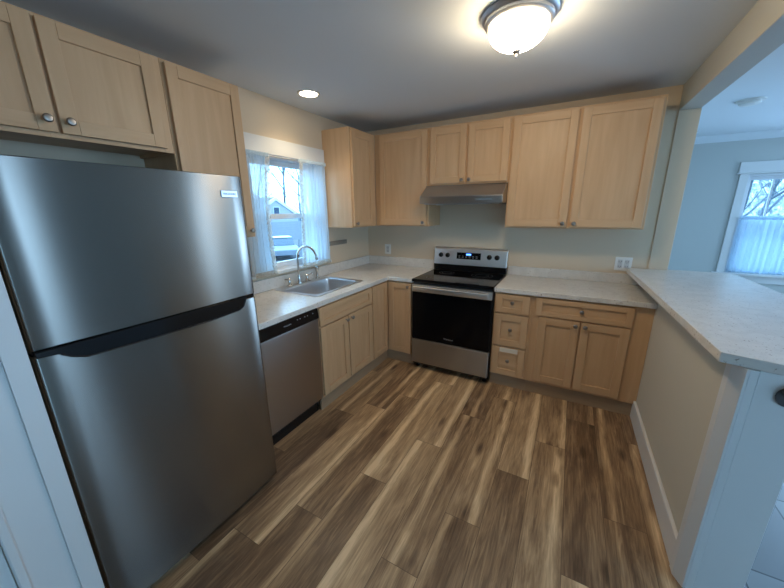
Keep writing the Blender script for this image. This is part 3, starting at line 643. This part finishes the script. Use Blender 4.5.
# ---------------------------------------------------------------- curtains
def cloth(name, m, edge0, edge1, z0, z1, x, amp, folds, parent=None, axis='y', ph=0, nu=90, nz=24, thick=.0008):
    """edge0/edge1: functions of s (0 bottom..1 top) giving position along the wall"""
    b = MB(); g = []
    for j in range(nz+1):
        s = j/nz; row = []
        for i in range(nu+1):
            q = i/nu; a = edge0(s)+(edge1(s)-edge0(s))*q
            off = amp*(1.1-.5*s)*(sin(2*pi*folds*q+ph)+.35*sin(2*pi*folds*2.3*q+1+ph+s*1.4)); zz = z0+(z1-z0)*s
            row.append(b.bm.verts.new((x+off, a, zz) if axis == 'y' else (a, x+off, zz)))
        g.append(row)
    fs = [b.bm.faces.new((g[j][i], g[j][i+1], g[j+1][i+1], g[j+1][i])) for j in range(nz) for i in range(nu)]
    b._uv(fs, 'z'); o = b.build(name, m, parent, True); md = o.modifiers.new('thick', 'SOLIDIFY'); md.thickness = thick; return o
t = thing('curtain_rod', 'thin white curtain rod across the top of the sink window', 'curtain rod', (.05, -1.25, 1.972))
MB().tube([(0, -.46, 0), (0, .46, 0)], .005, 10).build('rod', plain('rod_white', (.5, .5, .48), .4), t, True)
for y in (-.455, .455): MB().box((-.0305, y-.006, -.008), (.005, y+.006, .004)).build('bracket', WHITEP, t)
def rod_curtain(label, e0, e1, lace_in, ph):
    t = thing('curtain', label, 'curtain', (0, 0, 0), 0, 'sheer curtains at the sink window')
    cloth('curtain_panel', SHEER, e0, e1, 1.06, 1.985, .062, .009, 6, t, ph=ph)
    cloth('header_ruffle', SHEER, lambda s: e0(1), lambda s: e1(1), 1.955, 1.986, .080, .005, 16, t, ph=ph, nz=4)
    i0 = (lambda s: e1(s)-.035) if lace_in == 1 else (lambda s: e0(s)-.01)
    i1 = (lambda s: e1(s)+.012) if lace_in == 1 else (lambda s: e0(s)+.035)
    lo_ = cloth('lace_edge', LACE, i0, i1, 1.05, 1.965, .078, .006, 1.5, t, ph=1, nu=14, nz=60)
    cloth('lace_hem', LACE, lambda s: e0(0), lambda s: e1(0), 1.045, 1.085, .072, .007, 20, t, ph=ph, nz=3, nu=120)
    # wavy outline for the ruffle
    for v in lo_.data.vertices: v.co.x += .006*sin(v.co.z*150); v.co.y += .004*sin(v.co.z*210)
    return t
rod_curtain('left sheer white curtain with lace edge beside the narrow cabinet', lambda s: -1.715+.03*s, lambda s: -1.515+.035*s-.03*sin(pi*s), 1, 0)
rod_curtain('right sheer white curtain with lace edge beside the corner wall cabinet', lambda s: -1.205+.055*s, lambda s: -.822, 0, 2)
t = thing('cafe_curtain', 'pleated sheer half curtain over the lower sash of the far window', 'curtain', (0, 0, 0))
cloth('curtain_panel', CAFE, lambda s: 4.04, lambda s: 5.02, .708, 1.425, 2.460, .014, 15, t, axis='x', nu=240)
cloth('header_ruffle', CAFE, lambda s: 4.04, lambda s: 5.02, 1.385, 1.432, 2.438, .004, 50, t, axis='x', nu=300, nz=3)
t = thing('curtain_rod', 'thin rod carrying the half curtain on the far window', 'curtain rod', (4.53, 2.468, 1.408))
MB().tube([(-.51, 0, 0), (.51, 0, 0)], .004, 8).build('rod', WHITEP, t, True)
for x in (-.508, .508): MB().box((x-.005, -.004, -.006), (x+.005, .0095, .006)).build('bracket', WHITEP, t)

# ---------------------------------------------------------------- outdoors
GZ = -1.8
def yard():
    m = plain('yard_ground', (.10, .10, .12), .9, var=.3)
    MB().slab([-60, -.5, 8, 60], [-20, -7, 3.2, 60], [(1, 1)], GZ-.1, GZ, 'z').build('ground', m, kind='structure')
yard()
SID = siding_mat('white_siding', (.32, .32, .34), .13); ROOF = plain('roof_shingle', (.10, .11, .12), .9, bump=.2, bscale=20)
t = thing('neighbour_garage', 'white gabled garage with small attic window seen through the sink window', 'building', (-22, 18.2, GZ))
def gable(w2, h_e, h_p, dep): return [(-w2, 0), (-w2, h_e), (0, h_p), (w2, h_e), (w2, 0)]
m = MB(); m.prism(gable(2.7, 2.95, 4.40, 0), -6, 0, 'x'); m.build('wall', SID, t)
m = MB()
for s in (-1, 1):
    m.prism([(0, 4.42), (s*3.1, 2.76), (s*3.1, 2.92), (0, 4.60)], -6.3, .0, 'x')
m.build('roof', ROOF, t)
m = MB()
for s in (-1, 1): m.prism([(0, 4.32), (s*3.1, 2.66), (s*3.1, 2.94), (0, 4.62)], .002, .12, 'x')
m.build('rake_board', plain('white_rake', (.62, .65, .68), .6), t)
wd = MB().box((.001, -.38, 3.05), (.08, .38, 3.75)).build('window', plain('attic_window_frame', (.5, .52, .55), .5), t)
MB().box((.081, -.3, 3.12), (.09, .3, 3.68)).build('pane', plain('dark_pane', (.03, .05, .09), .1), wd)
t = thing('board_fence', 'pale horizontal board fence in the yard behind the house', 'fence', (-19, 15.0, GZ))
m = MB()
for k in range(8): m.box((-.02, -4.5, .9+k*.2), (.02, 5.5, 1.09+k*.2), 'y', 0)
m.build('boards', plain('fence_paint', (.22, .23, .26), .8, var=.1), t)
for k in range(5): MB().box((-.12, -4.4+k*2.4, 0), (-.022, -4.28+k*2.4, 2.4)).build('post', plain('fence_post_%d' % k, (.17, .19, .22), .8), t)
# car
t = thing('parked_car', 'pale car parked in the yard seen through the lower sash', 'car', (-16.6, 13.7, GZ), radians(-35))
bodym = MB(); bodym.prism([(-2.1, .35), (2.1, .35), (2.15, .75), (1.2, .95), (-1.9, .98), (-2.15, .75)], -.85, .85, 'y'); bodym.build('body', plain('car_paint', (.16, .18, .22), .3), t, bevel=.05)
m = MB(); m.prism([(1.0, .96), (.35, 1.42), (-1.1, 1.45), (-1.75, .98)], -.72, .72, 'y'); cabn = m.build('cabin', plain('car_glass', (.05, .07, .10), .1), t, bevel=.04)
MB().box((-1.05, -.66, 1.452), (.35, .66, 1.50), 'x', .02, 2).build('roof', plain('snowy_roof', (.62, .66, .70), .6), t)
for x in (-1.35, 1.35):
    for y in (-.86, .86): MB().lathe([(0, -.1), (.2, -.1), (.33, -.09), (.33, .09), (.2, .1), (0, .1)], (x, y*.9, .33), (0, 1, 0), 20).build('wheel', BLACK, t)
BARK = plain('bark', (.10, .12, .15), .9, bump=.3, bscale=40)
def tree(label, x, y, h, seed, group='bare trees outdoors'):
    rg = random.Random(seed); t = thing('bare_tree', label, 'tree', (x, y, GZ), 0, group)
    tr = MB(); br = MB()
    def grow(mb, p, dv, ln, rad, lev):
        pts = [p]; q = p.copy(); dd_ = dv.copy(); rs = [rad]
        n = 5
        for i in range(n):
            dd_ = (dd_+Vector((rg.uniform(-.16, .16), rg.uniform(-.16, .16), rg.uniform(-.02, .10)))).normalized(); q = q+dd_*ln/n; pts.append(q.copy()); rs.append(rad*(1-.75*(i+1)/n))
        mb.tube(pts, rs, 5 if lev else 8)
        if lev < 3:
            for k in range(7 if lev == 0 else 5):
                s = rg.uniform(.3, .98); i = min(int(s*n), n-1); base = pts[i].lerp(pts[i+1], s*n-i)
                a = rg.uniform(0, 2*pi); side = Vector((cos(a), sin(a), 0)); nd = (dd_*.75+side*rg.uniform(.45, .9)).normalized()
                grow(br, base, nd, ln*rg.uniform(.4, .6), rad*.42, lev+1)
    grow(tr, Vector((0, 0, 0)), Vector((0, 0, 1)), h, h*.018, 0)
    tr.build('trunk', BARK, t, True); br.build('branches', BARK, t, True)
tree('bare tree standing tallest behind the neighbouring garage', -30, 27.0, 11, 1)
tree('bare tree rising over the left roof slope of the garage', -31, 22.5, 9, 2)
tree('bare tree right of the garage gable', -28, 27.5, 8, 3)
tree('thin bare tree at the right edge of the sink window view', -33, 35, 11, 4)
for i, (x, y, h) in enumerate(((11.5, 16, 8), (14.5, 19, 9), (12.5, 21, 10), (17, 24, 11), (15, 27, 11), (9.8, 19, 8), (19.5, 27, 11), (18, 31, 12), (11, 13, 5), (13.5, 15.2, 6), (16.4, 20.8, 8), (8.3, 15, 7))):
    tree('bare tree in the tangle outside the far window', x, y, h, 10+i, 'bare trees outside the far window')
hm = MB(); hs = [(-10, 0), (-10, 3.2), (5, 5.3), (18, 5.6), (26, 4.4), (40, 2.2), (60, 1.5), (60, 0)]
hm.prism(hs, -52, -44, 'x'); o = hm.build('hill', plain('hazy_hillside', (.14, .17, .20), .9, var=.2), kind='structure'); o.location = (0, 0, GZ+.6)

# wooded hillside with snow beyond the far window
m, nt, p = mat('wooded_hillside'); L = nt.links
tc = N(nt, 'ShaderNodeTexCoord'); mp = N(nt, 'ShaderNodeMapping'); mp.inputs['Scale'].default_value = (1.6, 1.6, .9); L.new(tc.outputs['Object'], mp.inputs[0])
nz = N(nt, 'ShaderNodeTexNoise'); nz.inputs['Scale'].default_value = 1.3; nz.inputs['Detail'].default_value = 8; nz.inputs['Roughness'].default_value = .75; nz.inputs['Distortion'].default_value = 1.5; L.new(mp.outputs[0], nz.inputs['Vector'])
rp = ramp(nt, nz.outputs['Fac'], [(.38, (.07, .09, .11)), (.5, (.30, .33, .35)), (.6, (.66, .68, .70))]); L.new(rp.outputs[0], p.inputs['Base Color']); p.inputs['Roughness'].default_value = .9
hb = MB(); hb.prism([(44, 0), (46, 5), (49, 9), (55, 12), (60, 12), (60, 0)], 8, 60, 'x'); o = hb.build('hill_far', m, kind='structure'); o.location = (0, 0, GZ+.6)
